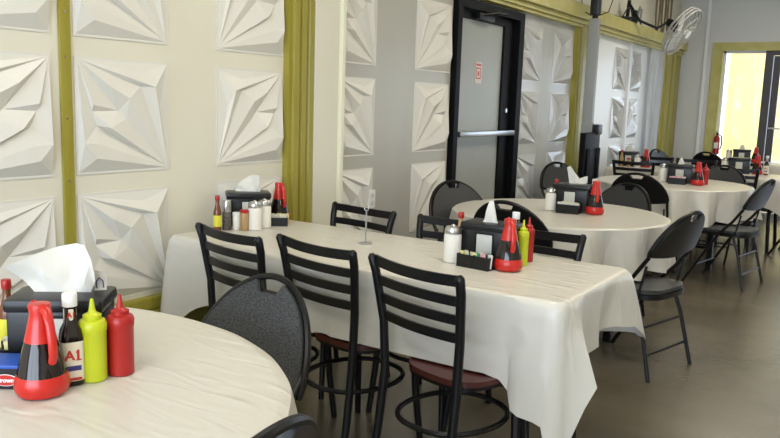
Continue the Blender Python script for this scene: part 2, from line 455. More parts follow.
def rect_cloth(x0, x1, y0, y1, Lf, Le, corners, label, seed=1, special=False):
    rnd = random.Random(seed); z = .762; r = .025
    pts = []   # (pos, normal, side, dist to nearest corner, corner index)
    cs = [(x0, y0), (x1, y0), (x1, y1), (x0, y1)]
    nrm = [(0, -1), (1, 0), (0, 1), (-1, 0)]
    for k in range(4):
        A = Vector(cs[k]); B = Vector(cs[(k + 1) % 4]); n = Vector(nrm[k]); d = (B - A).normalized(); L = (B - A).length
        N = max(12, int(L / .03))
        for i in range(N + 1):
            s = r + (L - 2 * r) * i / N
            pts.append((A + d * s, n, k, min(s, L - s), k if s < L / 2 else (k + 1) % 4))
        n2 = Vector(nrm[(k + 1) % 4]); cc = B - d * r - n * 0 - n2 * 0
        ctr = B - d * r - n * r
        for i in range(1, 7):
            a = i / 7; nn = (n * cos(a * pi / 2) + n2 * sin(a * pi / 2))
            pts.append((ctr + nn * r, nn, -1, 0, (k + 1) % 4))
    w = MB(); bm = w.bm; rows_ = []
    ph = [rnd.uniform(0, 6) for _ in range(6)]
    T = [0, .02, .06, .15, .28, .42, .56, .7, .85, 1]
    S_ = 0; prev = None; acc = []
    for p in pts:
        if prev is not None: S_ += (p[0] - prev).length
        prev = p[0]; acc.append(S_)
    for t in T:
        row = []
        for (p, n, side, dc, ci), s in zip(pts, acc):
            g = math.exp(-(dc / .13) ** 2); g2 = math.exp(-((dc - .24) / .09) ** 2)
            base = Lf if side in (0, 2) else Le if side in (1, 3) else (Lf + Le) / 2
            Lc, fl = corners[ci]
            L = base + (Lc - base) * g + .008 * sin(s * 9 + ph[0]) * (1 - g)
            if special and ci == 1:
                sd = -dc if side == 0 else dc
                if side == -1: sd = 0
                L = pw(sd, [(-.5, .29), (-.26, .29), (-.18, .31), (-.155, .385), (-.12, .405), (-.035, .41), (-.01, .43), (0, .50), (.02, .45), (.05, .37), (.085, .28), (.12, .245), (.3, .23), (.5, .21)])
            if special and ci == 2 and side in (1, -1):
                L = pw(dc, [(0, .30), (.03, .27), (.08, .225), (.2, .195), (.38, .21)])
            dn = Vector((1 if cs[ci][0] == x1 else -1, 1 if cs[ci][1] == y1 else -1)).normalized()
            o = (.006 + .012 * min(1, t * 12)) + t * (.018 * sin(s * 13 + ph[1]) * (1 - g) + .010 * sin(s * 31 + ph[2]) + .012)
            q = p + n * o + dn * fl * g * t ** .8 - n * g2 * t * .022
            if special and ci == 1:
                q = p + n * (.012 + t * pw(sd, [(-.3, .02), (-.17, .0), (-.14, .035), (-.03, .045), (0, .035), (.05, .07), (.085, .105), (.13, .05), (.2, .0), (.35, .02)]))
            zz = z - L * t if t > 0 else z
            if t > 0 and t < .05: q = p + n * .008
            if t == 0: q = p - n * .004
            row.append(bm.verts.new((q.x, q.y, zz)))
        rows_.append(row)
    N = len(pts)
    for a, b in zip(rows_, rows_[1:]):
        for i in range(N): bm.faces.new((a[i], a[(i + 1) % N], b[(i + 1) % N], b[i]))
    cloth_top(bm, rows_[0], Vector(((x0 + x1) / 2, (y0 + y1) / 2, z)))
    return tag(w.build('tablecloth', CLOTH), label, 'tablecloth')
def round_table(cx, cy, rad, label, rot=0):
    t = empty('round_table', (cx, cy, 0), rot); tag(t, label, 'table')
    MB().lathe([(rad - .005, .73), (rad, .735), (rad, .752), (rad - .005, .757)], 48).build('tabletop', BLACKP, t)
    k = rad * .58
    for a in range(4):
        x, y = k * cos(a * pi / 2), k * sin(a * pi / 2)
        MB().box((x - .024, y - .024, 0), (x + .024, y + .024, .73), .004).build('leg', BLACK, t)
    MB().tube([(-k, 0, .2), (k, 0, .2)], .012).build('stretcher', BLACK, t)
    MB().tube([(0, -k, .2), (0, k, .2)], .012).build('stretcher', BLACK, t)
    return t
def round_cloth(cx, cy, rad, L, label, k=11, seed=1, amp=.035):
    rnd = random.Random(seed); w = MB(); bm = w.bm; N = 176; rows_ = []
    ph = [rnd.uniform(0, 6) for _ in range(6)]
    for t in (0, .03, .1, .22, .38, .55, .72, .86, 1):
        row = []
        for i in range(N):
            a = 2 * pi * i / N
            wv = .5 + .5 * sin(k * a + ph[0] + .9 * sin(2 * a + ph[1])); wv = math.asin(max(-1, min(1, 2 * wv - 1))) / (pi / 2) * (.6 + .4 * sin(5 * a + ph[4]))
            r = rad + (.012 if t > 0 else -.004) + t ** .7 * (.025 + amp * wv + .01 * sin(23 * a + ph[2]))
            zz = .762 - t * (L + .018 * wv + .03 * sin(2 * a + ph[3]))
            row.append(bm.verts.new((cx + r * cos(a), cy + r * sin(a), zz)))
        rows_.append(row)
    for a, b in zip(rows_, rows_[1:]):
        for i in range(N): bm.faces.new((a[i], a[(i + 1) % N], b[(i + 1) % N], b[i]))
    cloth_top(bm, rows_[0], Vector((cx, cy, .762)))
    return tag(w.build('tablecloth', CLOTH), label, 'tablecloth')

T0 = (-1.66, .70, .80); T3 = (-1.71, 4.55, .645); T4 = (-1.67, 7.27, .665)
round_table(T0[0], T0[1], T0[2] - .025, 'round dining table in the bottom left foreground under its cloth', R(45))
round_cloth(*T0, .26, 'white cloth on the round table in the bottom left foreground', 9, 3, .02)
rect_table(-2.74, -.87, 2.40, 3.10, 'long folding table running out from the wall in the middle')
rect_cloth(-2.755, -.865, 2.385, 3.115, .290, .25, {0: (.50, .05), 1: (.50, .085), 2: (.29, .08), 3: (.4, .03)},
           'white cloth on the long table in the middle, its corner hanging low', 4, True)
round_table(T3[0], T3[1], T3[2] - .02, 'round dining table behind the long middle table')
round_cloth(*T3, .29, 'white cloth on the round table behind the long middle table', 15, 5, .075)
round_table(T4[0], T4[1], T4[2] - .02, 'farther round dining table, second one along the room')
round_cloth(*T4, .29, 'white cloth on the farther round table, second one along the room', 15, 9, .075)
rect_table(-2.68, -.84, 8.55, 9.25, 'distant long folding table behind the farther round table')
rect_cloth(-2.69, -.83, 8.54, 9.26, .28, .28, {0: (.36, .04), 1: (.40, .06), 2: (.36, .05), 3: (.34, .03)},
           'white cloth on the distant long table behind the farther round table', 6)
rect_table(-2.3, -.55, 10.95, 11.65, 'farthest folding table by the bright window')
rect_cloth(-2.31, -.54, 10.94, 11.66, .28, .28, {0: (.36, .04), 1: (.36, .04), 2: (.36, .04), 3: (.34, .03)},
           'white cloth on the farthest table by the bright window', 8)

# ------------------------------------------------------------------ ladder-back chairs
def make_ladder():
    t = empty('ladder_back_chair')
    for s in (-1, 1):
        MB().tube([(s * .195, -.255, 0), (s * .182, -.215, .2), (s * .178, -.19, .44), (s * .188, -.195, .62), (s * .208, -.222, .80), (s * .214, -.238, .855), (s * .215, -.240, .866)],
                  [.014, .0155, .0165, .0165, .0165, .0165, .008], 10).build('rear_leg', BLACK, t)
        MB().tube([(s * .165, .165, .43), (s * .175, .18, .2), (s * .19, .20, 0)], [.016, .015, .013], 10).build('front_leg', BLACK, t)
    for k, z in enumerate((.838, .773, .708, .643)):
        w = MB(); n = 12; bm = w.bm; q = []
        yy = -.228 + (.838 - z) * .17; hw = .205 - (.838 - z) * .12
        for i in range(n + 1):
            u = -1 + 2 * i / n; x = u * hw; y = yy - .022 * (1 - u * u)
            h = .0165 if k else .0185
            dz = .006 * (u * u) if k == 0 else 0
            q.append([bm.verts.new((x, y + a, z + b + dz)) for a, b in ((-.005, -h), (.005, -h), (.005, h), (-.005, h))])
        for A, B in zip(q, q[1:]):
            for j in range(4): bm.faces.new((A[j], A[(j + 1) % 4], B[(j + 1) % 4], B[j]))
        bm.faces.new(q[0]); bm.faces.new(q[-1][::-1])
        w.build('back_slat', BLACK, t)
    o = []
    for i in range(40):
        a = 2 * pi * i / 40; e = 3.2
        o.append(((abs(cos(a)) ** (2 / e)) * math.copysign(.182, cos(a)) * (1 + .08 * sin(a)), .028 + (abs(sin(a)) ** (2 / e)) * math.copysign(.170, sin(a))))
    w = MB(); w.plate(o, .012, lambda u, v, k: Vector((u * .98, v * .98, .434 + k))); w.build('seat_frame', BLACK, t)
    def dome(u, v, k):
        e = max(0, 1 - max(abs(u) / .2, abs(v) / .19) ** 6)
        return Vector((u, v, .442 if k < 0 else .442 + .010 + .012 * e ** .5))
    MB().plate(o, .02, dome, .035).build('seat', BURG, t)
    ring = [(.182 * math.copysign(abs(cos(2 * pi * i / 40)) ** .8, cos(2 * pi * i / 40)), -.01 + .205 * sin(2 * pi * i / 40), .285) for i in range(40)]
    MB().tube(ring, .010, 8, True).build('ring_stretcher', BLACK, t)
    return t
LC = make_ladder(); lfirst = [True]
def ladder(x, y, rz, label, group):
    t = LC if lfirst[0] else copy_tree(LC); lfirst[0] = False
    t.location = (x, y, 0); t.rotation_euler.z = R(rz)
    tag(t, label, 'chair', group)
NEAR = 'ladder-back chairs around the long middle table'
ladder(-2.195, 2.465, -11, 'black ladder-back chair before the long middle table, closest to the wall', NEAR)
ladder(-1.765, 2.495, -11, 'black ladder-back chair with burgundy seat, partly behind the grey tweed chair', NEAR)
ladder(-1.25, 2.40, -15, 'black ladder-back chair with burgundy seat, nearest the hanging cloth corner', NEAR)
ladder(-2.30, 2.985, 170, 'black ladder-back chair across the long middle table, behind the steel stand', NEAR)
ladder(-1.69, 2.965, 180, 'black ladder-back chair across the long middle table, behind the sugar jar', NEAR)
ladder(-1.295, 2.95, 180, 'black ladder-back chair across the long middle table, right behind the squeeze bottles', NEAR)
FAR = 'ladder-back chairs around the distant long table'
ladder(-2.33, 8.55, 0, 'black ladder-back chair before the distant long table, nearest the wall', FAR)
ladder(-1.33, 8.60, 0, 'black ladder-back chair before the distant long table, nearest its right end', FAR)
ladder(-2.40, 9.20, 180, 'black ladder-back chair beyond the distant long table, nearest the wall', FAR)
ladder(-1.92, 9.20, 180, 'black ladder-back chair beyond the distant long table, middle of its side', FAR)
ladder(-1.44, 9.20, 180, 'black ladder-back chair beyond the distant long table, farthest from the wall', FAR)

# ------------------------------------------------------------------ padded folding chairs
def back_map(u, v, k, off=0):
    # u across, v 0..1 up the reclined back
    y = -.165 - .125 * v - .018 * (1 - (u / .215) ** 2)
    z = .585 + .302 * v
    n = Vector((0, -.92, -.38)).normalized()
    return Vector((u, y, z)) + n * (-(k) + off)
BW, V0 = .228, .20
def back_outline(sc=1.0, notch=True, n=40):
    # rounded dome: wide low, round top; returns in u (m), v (0..1)
    P = []
    for i in range(n + 1):
        a = pi * i / n
        e = 1.95
        u = math.copysign(abs(cos(a)) ** (2 / e), cos(a)) * BW * sc
        v = V0 + (1 - V0) * sin(a) ** (2 / e) * sc
        P.append((u, v))
    # bottom: slight curve
    for i in range(1, 8):
        q = i / 8; P.append((-BW * sc + 2 * BW * sc * q, V0 - .07 * sin(pi * q)))
    if notch:
        top = V0 + (1 - V0) * sc; N = [(.058, top - .02), (.040, top - .13), (-.040, top - .13), (-.058, top - .02)]
        Q = [p for p in P[:n + 1] if p[0] > .062] + N + [p for p in P[:n + 1] if p[0] < -.062] + P[n + 1:]
        P = Q
    return P
def make_folding(padm=None, w=.240, v0=.26):
    global BW, V0
    BW, V0 = w, v0; padm = padm or VINYL
    t = empty('folding_chair')
    ring = [back_map(u, v, 0) for u, v in back_outline(1.0, False)]
    MB().tube(ring, .011, 8, True).build('back_frame', BLACK, t)
    MB().plate(back_outline(.99), .016, lambda u, v, k: back_map(u, v, k, .006), .05).build('back_shell', BLACKP, t)
    def pad(u, v, k):
        return back_map(u, v, k, -.010)
    MB().plate(back_outline(.955), .018, pad, .05).build('back_pad', padm, t)
    for s in (-1, 1):
        MB().tube([(s * .225, .245, 0), (s * .222, .10, .25), (s * .220, -.02, .445), (s * .224, -.11, .54), (s * .232, -.190, .65)], .0115, 8).build('front_leg', BLACK, t)
        MB().tube([(s * .232, -.245, 0), (s * .214, -.17, .30), (s * .205, -.12, .425)], .0115, 8).build('rear_leg', BLACK, t)
        MB().tube([(s * .206, -.13, .42), (s * .206, -.17, .60)], .007, 6).build('hinge_link', BLACK, t)
    for y, z, h in ((-.213, .13, .222), (-.178, .27, .214)):
        MB().tube([(-h, y, z), (h, y, z)], .007, 6).build('stretcher', BLACK, t)
    MB().tube([(-.223, .155, .155), (.223, .155, .155)], .007, 6).build('stretcher', BLACK, t)
    o = []
    for i in range(40):
        a = 2 * pi * i / 40; e = 4
        o.append((abs(cos(a)) ** (2 / e) * math.copysign(.214, cos(a)), -.01 + abs(sin(a)) ** (2 / e) * math.copysign(.215, sin(a))))
    MB().plate(o, .026, lambda u, v, k: Vector((u, v, .430 + k))).build('seat_pan', BLACK, t)
    MB().plate(o, .028, lambda u, v, k: Vector((u * .97, v * .97, .446 if k < 0 else .466 + .010 * max(0, 1 - max(abs(u) / .214, abs(v + .01) / .215) ** 4))), .035).build('seat_pad', padm, t)
    return t
FT = make_folding(TWEED, .243, .03); 
FC = make_folding(); ffirst = [True]
def folding(x, y, dx, dy, label, group, src=None):
    if src: t = src
    else: t = FC if ffirst[0] else copy_tree(FC); ffirst[0] = False
    t.location = (x, y, 0); t.rotation_euler.z = math.atan2(dy, dx) - pi / 2
    tag(t, label, 'chair', group)
G0, G3, G4 = 'folding chairs at the foreground round table', 'folding chairs at the round table behind the long table', 'folding chairs at the farther round table'
folding(-1.575, 1.45, -.06, -1, 'grey tweed padded folding chair beside the foreground round table, facing the camera', G0, FT)
FT.scale = (1, 1, .965)
folding(-1.07, .83, -1, -.10, 'folding chair right of the foreground round table, only its top rim in view', G0)
folding(-1.72, 4.10, .05, 1, 'black folding chair, back turned, between long middle table and next round table', G3)
folding(-2.19, 4.42, 1, -.42, 'grey folding chair standing in front of the black door', G3)
folding(-1.63, 5.14, -.35, -1, 'grey folding chair on the far side of the nearer aisle round table', G3)
folding(-1.13, 4.26, -.97, .24, 'dark folding chair standing in the aisle just behind the long middle table corner', G3)
folding(-2.40, 6.78, 1, -.6, 'grey folding chair against the wall between black door and olive post', G3)
folding(-1.75, 6.68, 0, 1, 'black folding chair, back turned, just before the farther round table', G4)
folding(-1.10, 6.83, -.985, .17, 'folding chair in the aisle at the right of the farther round table', G4)
folding(-1.42, 7.86, -.1, -1, 'grey folding chair beyond the farther round table, behind its red bottles', G4)
folding(-2.42, 10.55, 1, -.4, 'blue-grey looking folding chair by the far bay, next to the last olive post', 'folding chairs at the far end')
folding(-1.98, 11.0, .3, 1, 'dark folding chair at the farthest table, before the fire extinguisher', 'folding chairs at the far end')
folding(-.70, 8.72, -1, .1, 'dark folding chair at the right end of the distant long table', 'folding chairs at the far end')

# ------------------------------------------------------------------ condiments
ZT = .7625
def pitcher():
    t = empty('syrup_pitcher')
    MB().lathe([(.036, 0), (.050, .004), (.0575, .018), (.0565, .034), (.052, .048)], 28).build('base', REDP, t)
    MB().lathe([(.0515, .048), (.046, .075), (.038, .105), (.0325, .122)], 28).build('glass_body', SYRUP, t)
    w = MB(); w.lathe([(.034, .121), (.031, .135), (.0245, .165), (.021, .182), (.024, .198), (.022, .203), (.012, .204)], 24)
    w.tube([(-.014, 0, .187), (-.026, 0, .196), (-.031, 0, .202)], [.013, .010, .006], 8)
    w.build('spout_top', REDP, t)
    MB().tube([(.015, 0, .196), (.034, 0, .190), (.047, 0, .165), (.055, 0, .13), (.058, 0, .098), (.052, 0, .084), (.045, 0, .088)], [.012, .011, .010, .010, .010, .009, .006], 10, flat=.8).build('handle', REDP, t)
    return t
def squeeze(m, name):
    t = empty(name)
    MB().lathe([(.027, 0), (.0295, .003), (.0295, .112), (.031, .115), (.031, .13), (.027, .138), (.020, .141)], 26).build('body', m, t)
    MB().lathe([(.020, .138), (.020, .150), (.010, .155), (.0075, .160), (.0035, .185), (.002, .186)], 18).build('nozzle', m, t)
    return t
def steak_bottle(txt=True):
    t = empty('steak_sauce_bottle')
    MB().lathe([(.022, 0), (.0245, .004), (.0245, .105), (.021, .124), (.0135, .140), (.0125, .158), (.0125, .176)], 28, square=4).build('glass_body', SYRUP, t)
    MB().lathe([(.0155, .176), (.0160, .178), (.0160, .202), (.0145, .205)], 20).build('cap', WHITEP, t)
    MB().lathe([(.0250, .012), (.0252, .014), (.0252, .098), (.0250, .100)], 28, square=4).build('label_band', LABEL, t)
    MB().lathe([(.0134, .146), (.0137, .148), (.0136, .170), (.0132, .171)], 20).build('neck_label', LABEL, t); nl = [c for c in t.children if c.name.startswith('neck_label')][0]; lb = [c for c in t.children if c.name.startswith('label_band')][0]
    M = Matrix.Translation((0, -.0256, .070)) @ Matrix.Rotation(R(90), 4, 'X')
    if txt:
        text('lettering', 'A1', .030, REDP, lb, M)
        MB().box((.0055, -.0262, .0585), (.0165, -.0252, .061)).box((.0055, -.0262, .076), (.0115, -.0252, .079)).build('serif', REDP, lb)
        text('neck_lettering', 'A1', .015, REDP, nl, Matrix.Translation((0, -.0142, .158)) @ Matrix.Rotation(R(90), 4, 'X'))
        MB().box((-.016, -.0262, .036), (.016, -.0252, .047)).build('blue_stripe', NAVY, lb)
        MB().box((-.017, -.0262, .014), (.017, -.0252, .020)).build('red_stripe', REDP, lb)
    return t
def dispenser():
    t = empty('napkin_dispenser')
    MB().box((-.105, -.07, .006), (.105, .07, .140), .010).box((-.110, -.075, .0), (.110, .075, .012), .004).build('body', BLACKP, t)
    MB().box((-.111, -.075, .136), (.111, .075, .168), .012).build('lid', BLACKP, t)
    w = MB(); w.box((-.04, -.0725, .03), (-.034, -.069, .128)); w.box((.034, -.0725, .03), (.04, -.069, .128)); w.box((-.04, -.0725, .124), (.04, -.069, .13))
    w.build('bezel', BLACK, t, smooth=False)
    MB().box((-.034, -.0718, .03), (.034, -.069, .124), .001).build('napkin_window', mat('napkin_face', (.55, .55, .50), .5), t)
    return t
def jar():
    t = empty('sugar_jar')
    MB().lathe([(.030, 0), (.0335, .004), (.0335, .100), (.030, .112)], 24).build('sugar_filled_glass', SUGAR, t)
    MB().lathe([(.0315, .110), (.0325, .112), (.0325, .128), (.026, .137), (.010, .140), (.006, .145)], 24).build('lid', STEEL, t)
    return t
def hot(mb, cap, lab):
    t = empty('hot_sauce_bottle')
    MB().lathe([(.019, 0), (.021, .003), (.021, .095), (.017, .115), (.0105, .140), (.0100, .165)], 20).build('glass_body', mb, t)
    MB().lathe([(.0115, .162), (.0125, .164), (.0125, .184), (.011, .187)], 16).build('cap', cap, t)
    MB().lathe([(.0212, .025), (.0216, .027), (.0216, .082), (.0212, .084)], 20).build('label_band', lab, t)
    return t
def caddy():
    t = empty('packet_caddy')
    w = MB()
    w.box((-.055, -.032, 0), (.055, .032, .004)); w.box((-.055, -.034, 0), (.055, -.030, .045), .001); w.box((-.055, .030, 0), (.055, .034, .045), .001)
    w.box((-.057, -.034, 0), (-.053, .034, .045), .001); w.box((.053, -.034, 0), (.057, .034, .045), .001); w.box((-.002, -.03, 0), (.002, .03, .043))
    w.build('tray', BLACKP, t, smooth=False)
    return t
def packet(m, name='sweetener_packet'):
    w = MB(); w.plate([(-.022, 0), (.022, 0), (.022, .052), (.018, .054), (-.018, .054), (-.022, .052)], .004, lambda u, v, k: Vector((u, k * (1 - .6 * abs(v - .027) / .027), v)), .014)
    return w.build(name, m)
protos = {}
def put(kind, make, x, y, rz, label, cat, scale=1, z=ZT, group=None):
    if kind in protos: t = copy_tree(protos[kind])
    else: t = make(); protos[kind] = t
    t.location = (x, y, z); t.rotation_euler = (0, 0, R(rz)); t.scale = (scale,) * 3 if not isinstance(scale, tuple) else scale
    for k in ('label', 'category', 'group'):
        if k in t: del t[k]
    return tag(t, label, cat, group)
def napkin(name, x, y, z, rz, wb, top, label, wave=.012, depth=.02):
    """folded tissue rising from a slot; top = list of (u, h, lean)"""
    w = MB(); bm = w.bm; n = len(top); rows_ = []
    K = 8
    G = []
    for i, (u, h, lean) in enumerate(top):
        u0 = -wb / 2 + wb * i / (n - 1); col = []
        for k in range(K + 1):
            t = k / K
            uu = u0 + (u - u0) * t ** 1.1
            yy = lean * t ** 1.5 + wave * sin(i * 1.7 + t * 2.2) * min(1, t * 3) + depth * sin(pi * i / (n - 1)) * t * .6
            col.append(bm.verts.new((uu, yy, h * t)))
        G.append(col)
    for i in range(n - 1):
        for k in range(K): bm.faces.new((G[i][k], G[i + 1][k], G[i + 1][k + 1], G[i][k + 1]))
    # second ply folded behind, joined along the top
    H = []
    for i, (u, h, lean) in enumerate(top):
        col = []
        for k in range(K + 1):
            v = G[i][k].co; t = k / K
            col.append(bm.verts.new((v.x * .93 - .004, v.y + .020 * (1 - t * .5), v.z * (.90 if k else 1)))) 
        H.append(col)
    for i in range(n - 1):
        for k in range(K): bm.faces.new((H[i][k], H[i][k + 1], H[i + 1][k + 1], H[i + 1][k]))
        bm.faces.new((G[i][K], G[i + 1][K], H[i + 1][K], H[i][K]))
    bmesh.ops.subdivide_edges(bm, edges=bm.edges[:], cuts=1, use_grid_fill=True, smooth=.6)
    o = w.build(name, TISSUE); o.location = (x, y, z); o.rotation_euler = (0, 0, R(rz))
    return tag(o, label, 'napkin')

L0, L1, LW = 'on the foreground round table', 'on the long middle table', 'at the wall end of the middle table'
L3, L4, L5, L7, LV = 'on the nearer aisle round table', 'on the farther round table', 'on the distant long table', 'on the farthest table by the window', 'on the distant long table against the wall'
# --- foreground set
put('pit', pitcher, -1.464, .915, -8, f'red and black syrup pitcher {L0}', 'pitcher', .97)
put('a1', steak_bottle, -1.468, .988, 66, f'A1 steak sauce bottle with white cap {L0}'.replace('A1 ', 'cream labelled '), 'bottle')
put('mus', lambda: squeeze(YEL, 'mustard_bottle'), -1.452, 1.032, 0, f'bright yellow squeeze bottle {L0}', 'bottle')
put('ket', lambda: squeeze(KETCH, 'ketchup_bottle'), -1.437, 1.094, 0, f'red squeeze bottle with pointed nozzle {L0}', 'bottle')
put('dis', dispenser, -1.610, 1.065, 40, f'black napkin dispenser holding a large white tissue {L0}', 'napkin dispenser')
napkin('napkin', -1.612, 1.068, ZT + .168, 38, .13, [(-.125, .062, -.03), (-.090, .078, -.02), (-.055, .092, 0), (-.02, .102, .01), (.02, .110, .02), (.052, .112, .0), (.070, .080, -.015), (.078, .030, -.02)],
       'large white tissue spread out of the foreground napkin dispenser', depth=.03)
tk = empty('paper_tag', (-1.562, 1.135, ZT + .168), R(60)); tag(tk, 'small white card with dark scribble standing on the foreground napkin dispenser', 'card')
MB().plate([(-.013, 0), (.014, 0), (.016, .035), (.006, .046), (-.012, .05)], .001, lambda u, v, k: Vector((u, k + .006 * sin(v * 60), v)), .01).build('card', TISSUE, tk)
MB().tube([(-.008, -.003, .006), (-.009, -.001, .022), (-.002, .003, .030), (.006, .001, .022), (.007, -.003, .006)], .0015, 5).build('scribble', NAVY, tk)
put('hot', lambda: hot(SAUCE, KETCH, LYEL), -1.795, 1.036, 0, f'hot sauce bottle with red cap behind the black dispenser {L0}', 'bottle', .94)
ps = put('cad', caddy, -1.590, .895, 35, f'black caddy with a blue rim lid and red oval badge {L0}', 'caddy', 1.15)
MB().box((-.056, -.036, .040), (.056, .036, .047), .002).build('lid', BLUE, ps)
bz = MB().lathe([(.0165, 0), (.017, .0015)], 24)
for v in bz.bm.verts: v.co = Vector((v.co.x * 1.35 + .026, -.0335 - v.co.z, v.co.y * .68 + .018))
bz.build('badge_rim', WHITEP, ps)
bz = MB().lathe([(.0155, 0), (.0155, .0008)], 24)
for v in bz.bm.verts: v.co = Vector((v.co.x * 1.33 + .026, -.0352 - v.co.z, v.co.y * .66 + .018))
bg_ = bz.build('badge', REDP, ps)
text('lettering', 'Crown', .012, WHITEP, bg_, Matrix.Translation((.026, -.0364, .018)) @ Matrix.Rotation(R(90), 4, 'X'))
def plain_caddy():
    t = caddy(); return t
pk = {}
def packets(x, y, rz, n, where, cols, z=ZT + .008, s=1.0):
    rnd = random.Random(int(x * 1000)); gname = 'sweetener packets in the caddy ' + where
    for i in range(n):
        m, cn = cols[i % len(cols)]
        if cn in pk: o = pk[cn].copy(); C.objects.link(o)
        else: o = packet(m); pk[cn] = o
        u = (-.042 + .084 * i / max(1, n - 1)); u += math.copysign(.004, u)
        a = R(rz); v = -.014 + .026 * (i % 2)
        ly = v
        o.location = (x + (u * cos(a) - ly * sin(a)) * s, y + (u * sin(a) + ly * cos(a)) * s, z)
        o.rotation_euler = (R(rnd.uniform(-9, 9)), 0, a + R(90) * 0 + R(rnd.uniform(-8, 8)))
        o.scale = (.72 * s, s, s * (1.45 if s < .8 else 1))
        for k in ('label', 'category', 'group'):
            if k in o: del o[k]
        tag(o, f'{cn} sweetener packet in the caddy {where}', 'packet', f'{cn} ' + gname)
COL = [(CREAMP, 'pale yellow'), (TISSUE, 'white'), (PINK, 'pink'), (LGRN, 'green')]
creamer = put('cad2', plain_caddy, -1.700, .965, 35, f'black caddy holding pale creamers, left edge {L0}', 'caddy')
packets(-1.700, .965, 35, 6, L0, COL[:2])
# --- set on the right part of the middle table
put('jar', jar, -1.470, 2.735, 0, f'glass sugar jar with steel lid {L1}, left of the black dispenser', 'jar', 1.07)
c = put('cad2', plain_caddy, -1.378, 2.700, -8, f'small black caddy of yellow packets {L1}', 'caddy', (.66, .8, 1.15))
packets(-1.378, 2.700, -8, 5, f'left of its twin {L1}', [COL[0], COL[1]], s=.68)
c = put('cad2', plain_caddy, -1.305, 2.692, -8, f'small black caddy of green packets beside the red pitcher {L1}', 'caddy', (.66, .8, 1.15))
packets(-1.305, 2.692, -8, 5, f'beside the red pitcher {L1}', [COL[3], COL[1], COL[2]], s=.7)
put('pit', pitcher, -1.225, 2.745, -50, f'red and black syrup pitcher {L1}, near its hanging corner', 'pitcher')
put('mus', None, -1.222, 2.872, 0, f'bright yellow squeeze bottle {L1}', 'bottle', (.78, .78, 1))
put('ket', None, -1.235, 2.960, 0, f'slim red squeeze bottle behind the yellow one {L1}', 'bottle', (.78, .78, 1))
put('a1', None, -1.283, 2.930, 20, f'white capped steak sauce bottle behind the red pitcher {L1}', 'bottle')
put('dis', None, -1.345, 2.835, 2, f'black napkin dispenser with pale napkin window {L1}', 'napkin dispenser')
napkin('napkin', -1.345, 2.815, ZT + .168, 10, .065, [(-.026, .004, 0), (-.020, .045, 0), (-.010, .085, .004), (.006, .09, .004), (.016, .06, 0), (.030, .008, 0)],
       'white tissue peeking out of the dispenser on the long middle table', wave=.004, depth=.01)
put('hot2', lambda: hot(TAN, KETCH, mat('brown_label', (.40, .24, .10), .5)), -1.510, 2.875, 0, f'tan sauce bottle with red cap between sugar jar and dispenser {L1}', 'bottle')
# steel stand
st = empty('table_number_stand', (-1.965, 2.825, ZT)); tag(st, 'thin steel card stand with ring top standing alone on the long middle table', 'stand')
MB().lathe([(.030, 0), (.032, .002), (.030, .005), (.006, .008)], 28).build('base', STEEL, st)
MB().tube([(0, 0, .005), (0, 0, .150)], .0035, 10).build('rod', GREY, st)
MB().tube([(.011 * cos(a * pi / 9), 0, .161 + .011 * sin(a * pi / 9)) for a in range(18)], .0025, 8, True).build('ring', STEEL, st)
# outlet
ot = empty('wall_outlet', (WX + .006, 4.15, .765)); tag(ot, 'white electrical outlet plate on the grey wall behind the steel stand', 'outlet')
MB().box((0, -.038, -.06), (.030, .038, .06), .002).build('cover_plate', WHITEP, ot)
for z in (-.025, .025): MB().box((.030, -.016, z - .014), (.033, .016, z + .014), .001).build('socket', mat('ivory_plastic', (.6, .6, .56), .4), ot)
# --- wall set
put('hot', None, -2.675, 2.60, 0, f'yellow labelled hot sauce bottle with red cap {LW}', 'bottle', .92)
t = put('pep', lambda: (lambda t: (MB().lathe([(.020, 0), (.022, .003), (.021, .085), (.019, .09)], 20).build('glass_body', PEPPER, t), MB().lathe([(.0195, .088), (.021, .092), (.021, .14), (.018, .146)], 20).build('cap', STEEL, t), t)[2])(empty('pepper_grinder')),
        -2.668, 2.655, 0, f'pepper grinder with steel top {LW}', 'grinder')
def cup(name, mbody, mlid, hh):
    t = empty(name)
    MB().lathe([(.018, 0), (.020, .003), (.021, hh - .012), (.020, hh - .010)], 20).build('glass_body', mbody, t)
    MB().lathe([(.0215, hh - .012), (.022, hh - .010), (.022, hh), (.019, hh + .003)], 20).build('lid', mlid, t); return t
put('cupw', lambda: cup('spice_shaker', SUGAR, WHITEP, .082), -2.640, 2.695, 0, f'small white salt shaker {LW}', 'shaker')
put('cupr', lambda: cup('spice_shaker', TAN, KETCH, .098), -2.600, 2.705, 0, f'spice shaker with red lid and tan filling {LW}', 'shaker')
put('jar', None, -2.575, 2.75, 0, f'glass sugar jar with steel lid {LW}', 'jar')
put('jar', None, -2.590, 2.835, 0, f'glass jar half hidden behind another jar {LW}', 'jar')
put('cad2', None, -2.590, 2.930, 40, f'black packet caddy before the red pitcher {LW}', 'caddy', .95)
packets(-2.590, 2.930, 40, 6, LW, [COL[1], COL[0]], s=.95)
put('pit', None, -2.665, 3.03, -20, f'red and black syrup pitcher {LW}', 'pitcher')
put('dis', None, -2.715, 2.85, 48, f'black napkin dispenser with crumpled tissue {LW}', 'napkin dispenser')
napkin('napkin', -2.715, 2.85, ZT + .168, 35, .12, [(-.075, .01, 0), (-.055, .035, .0), (-.030, .055, .01), (.0, .075, .01), (.03, .085, .0), (.055, .082, 0), (.06, .05, 0), (.062, .01, 0)],
       'crumpled white tissue on the dispenser against the wall', wave=.010)
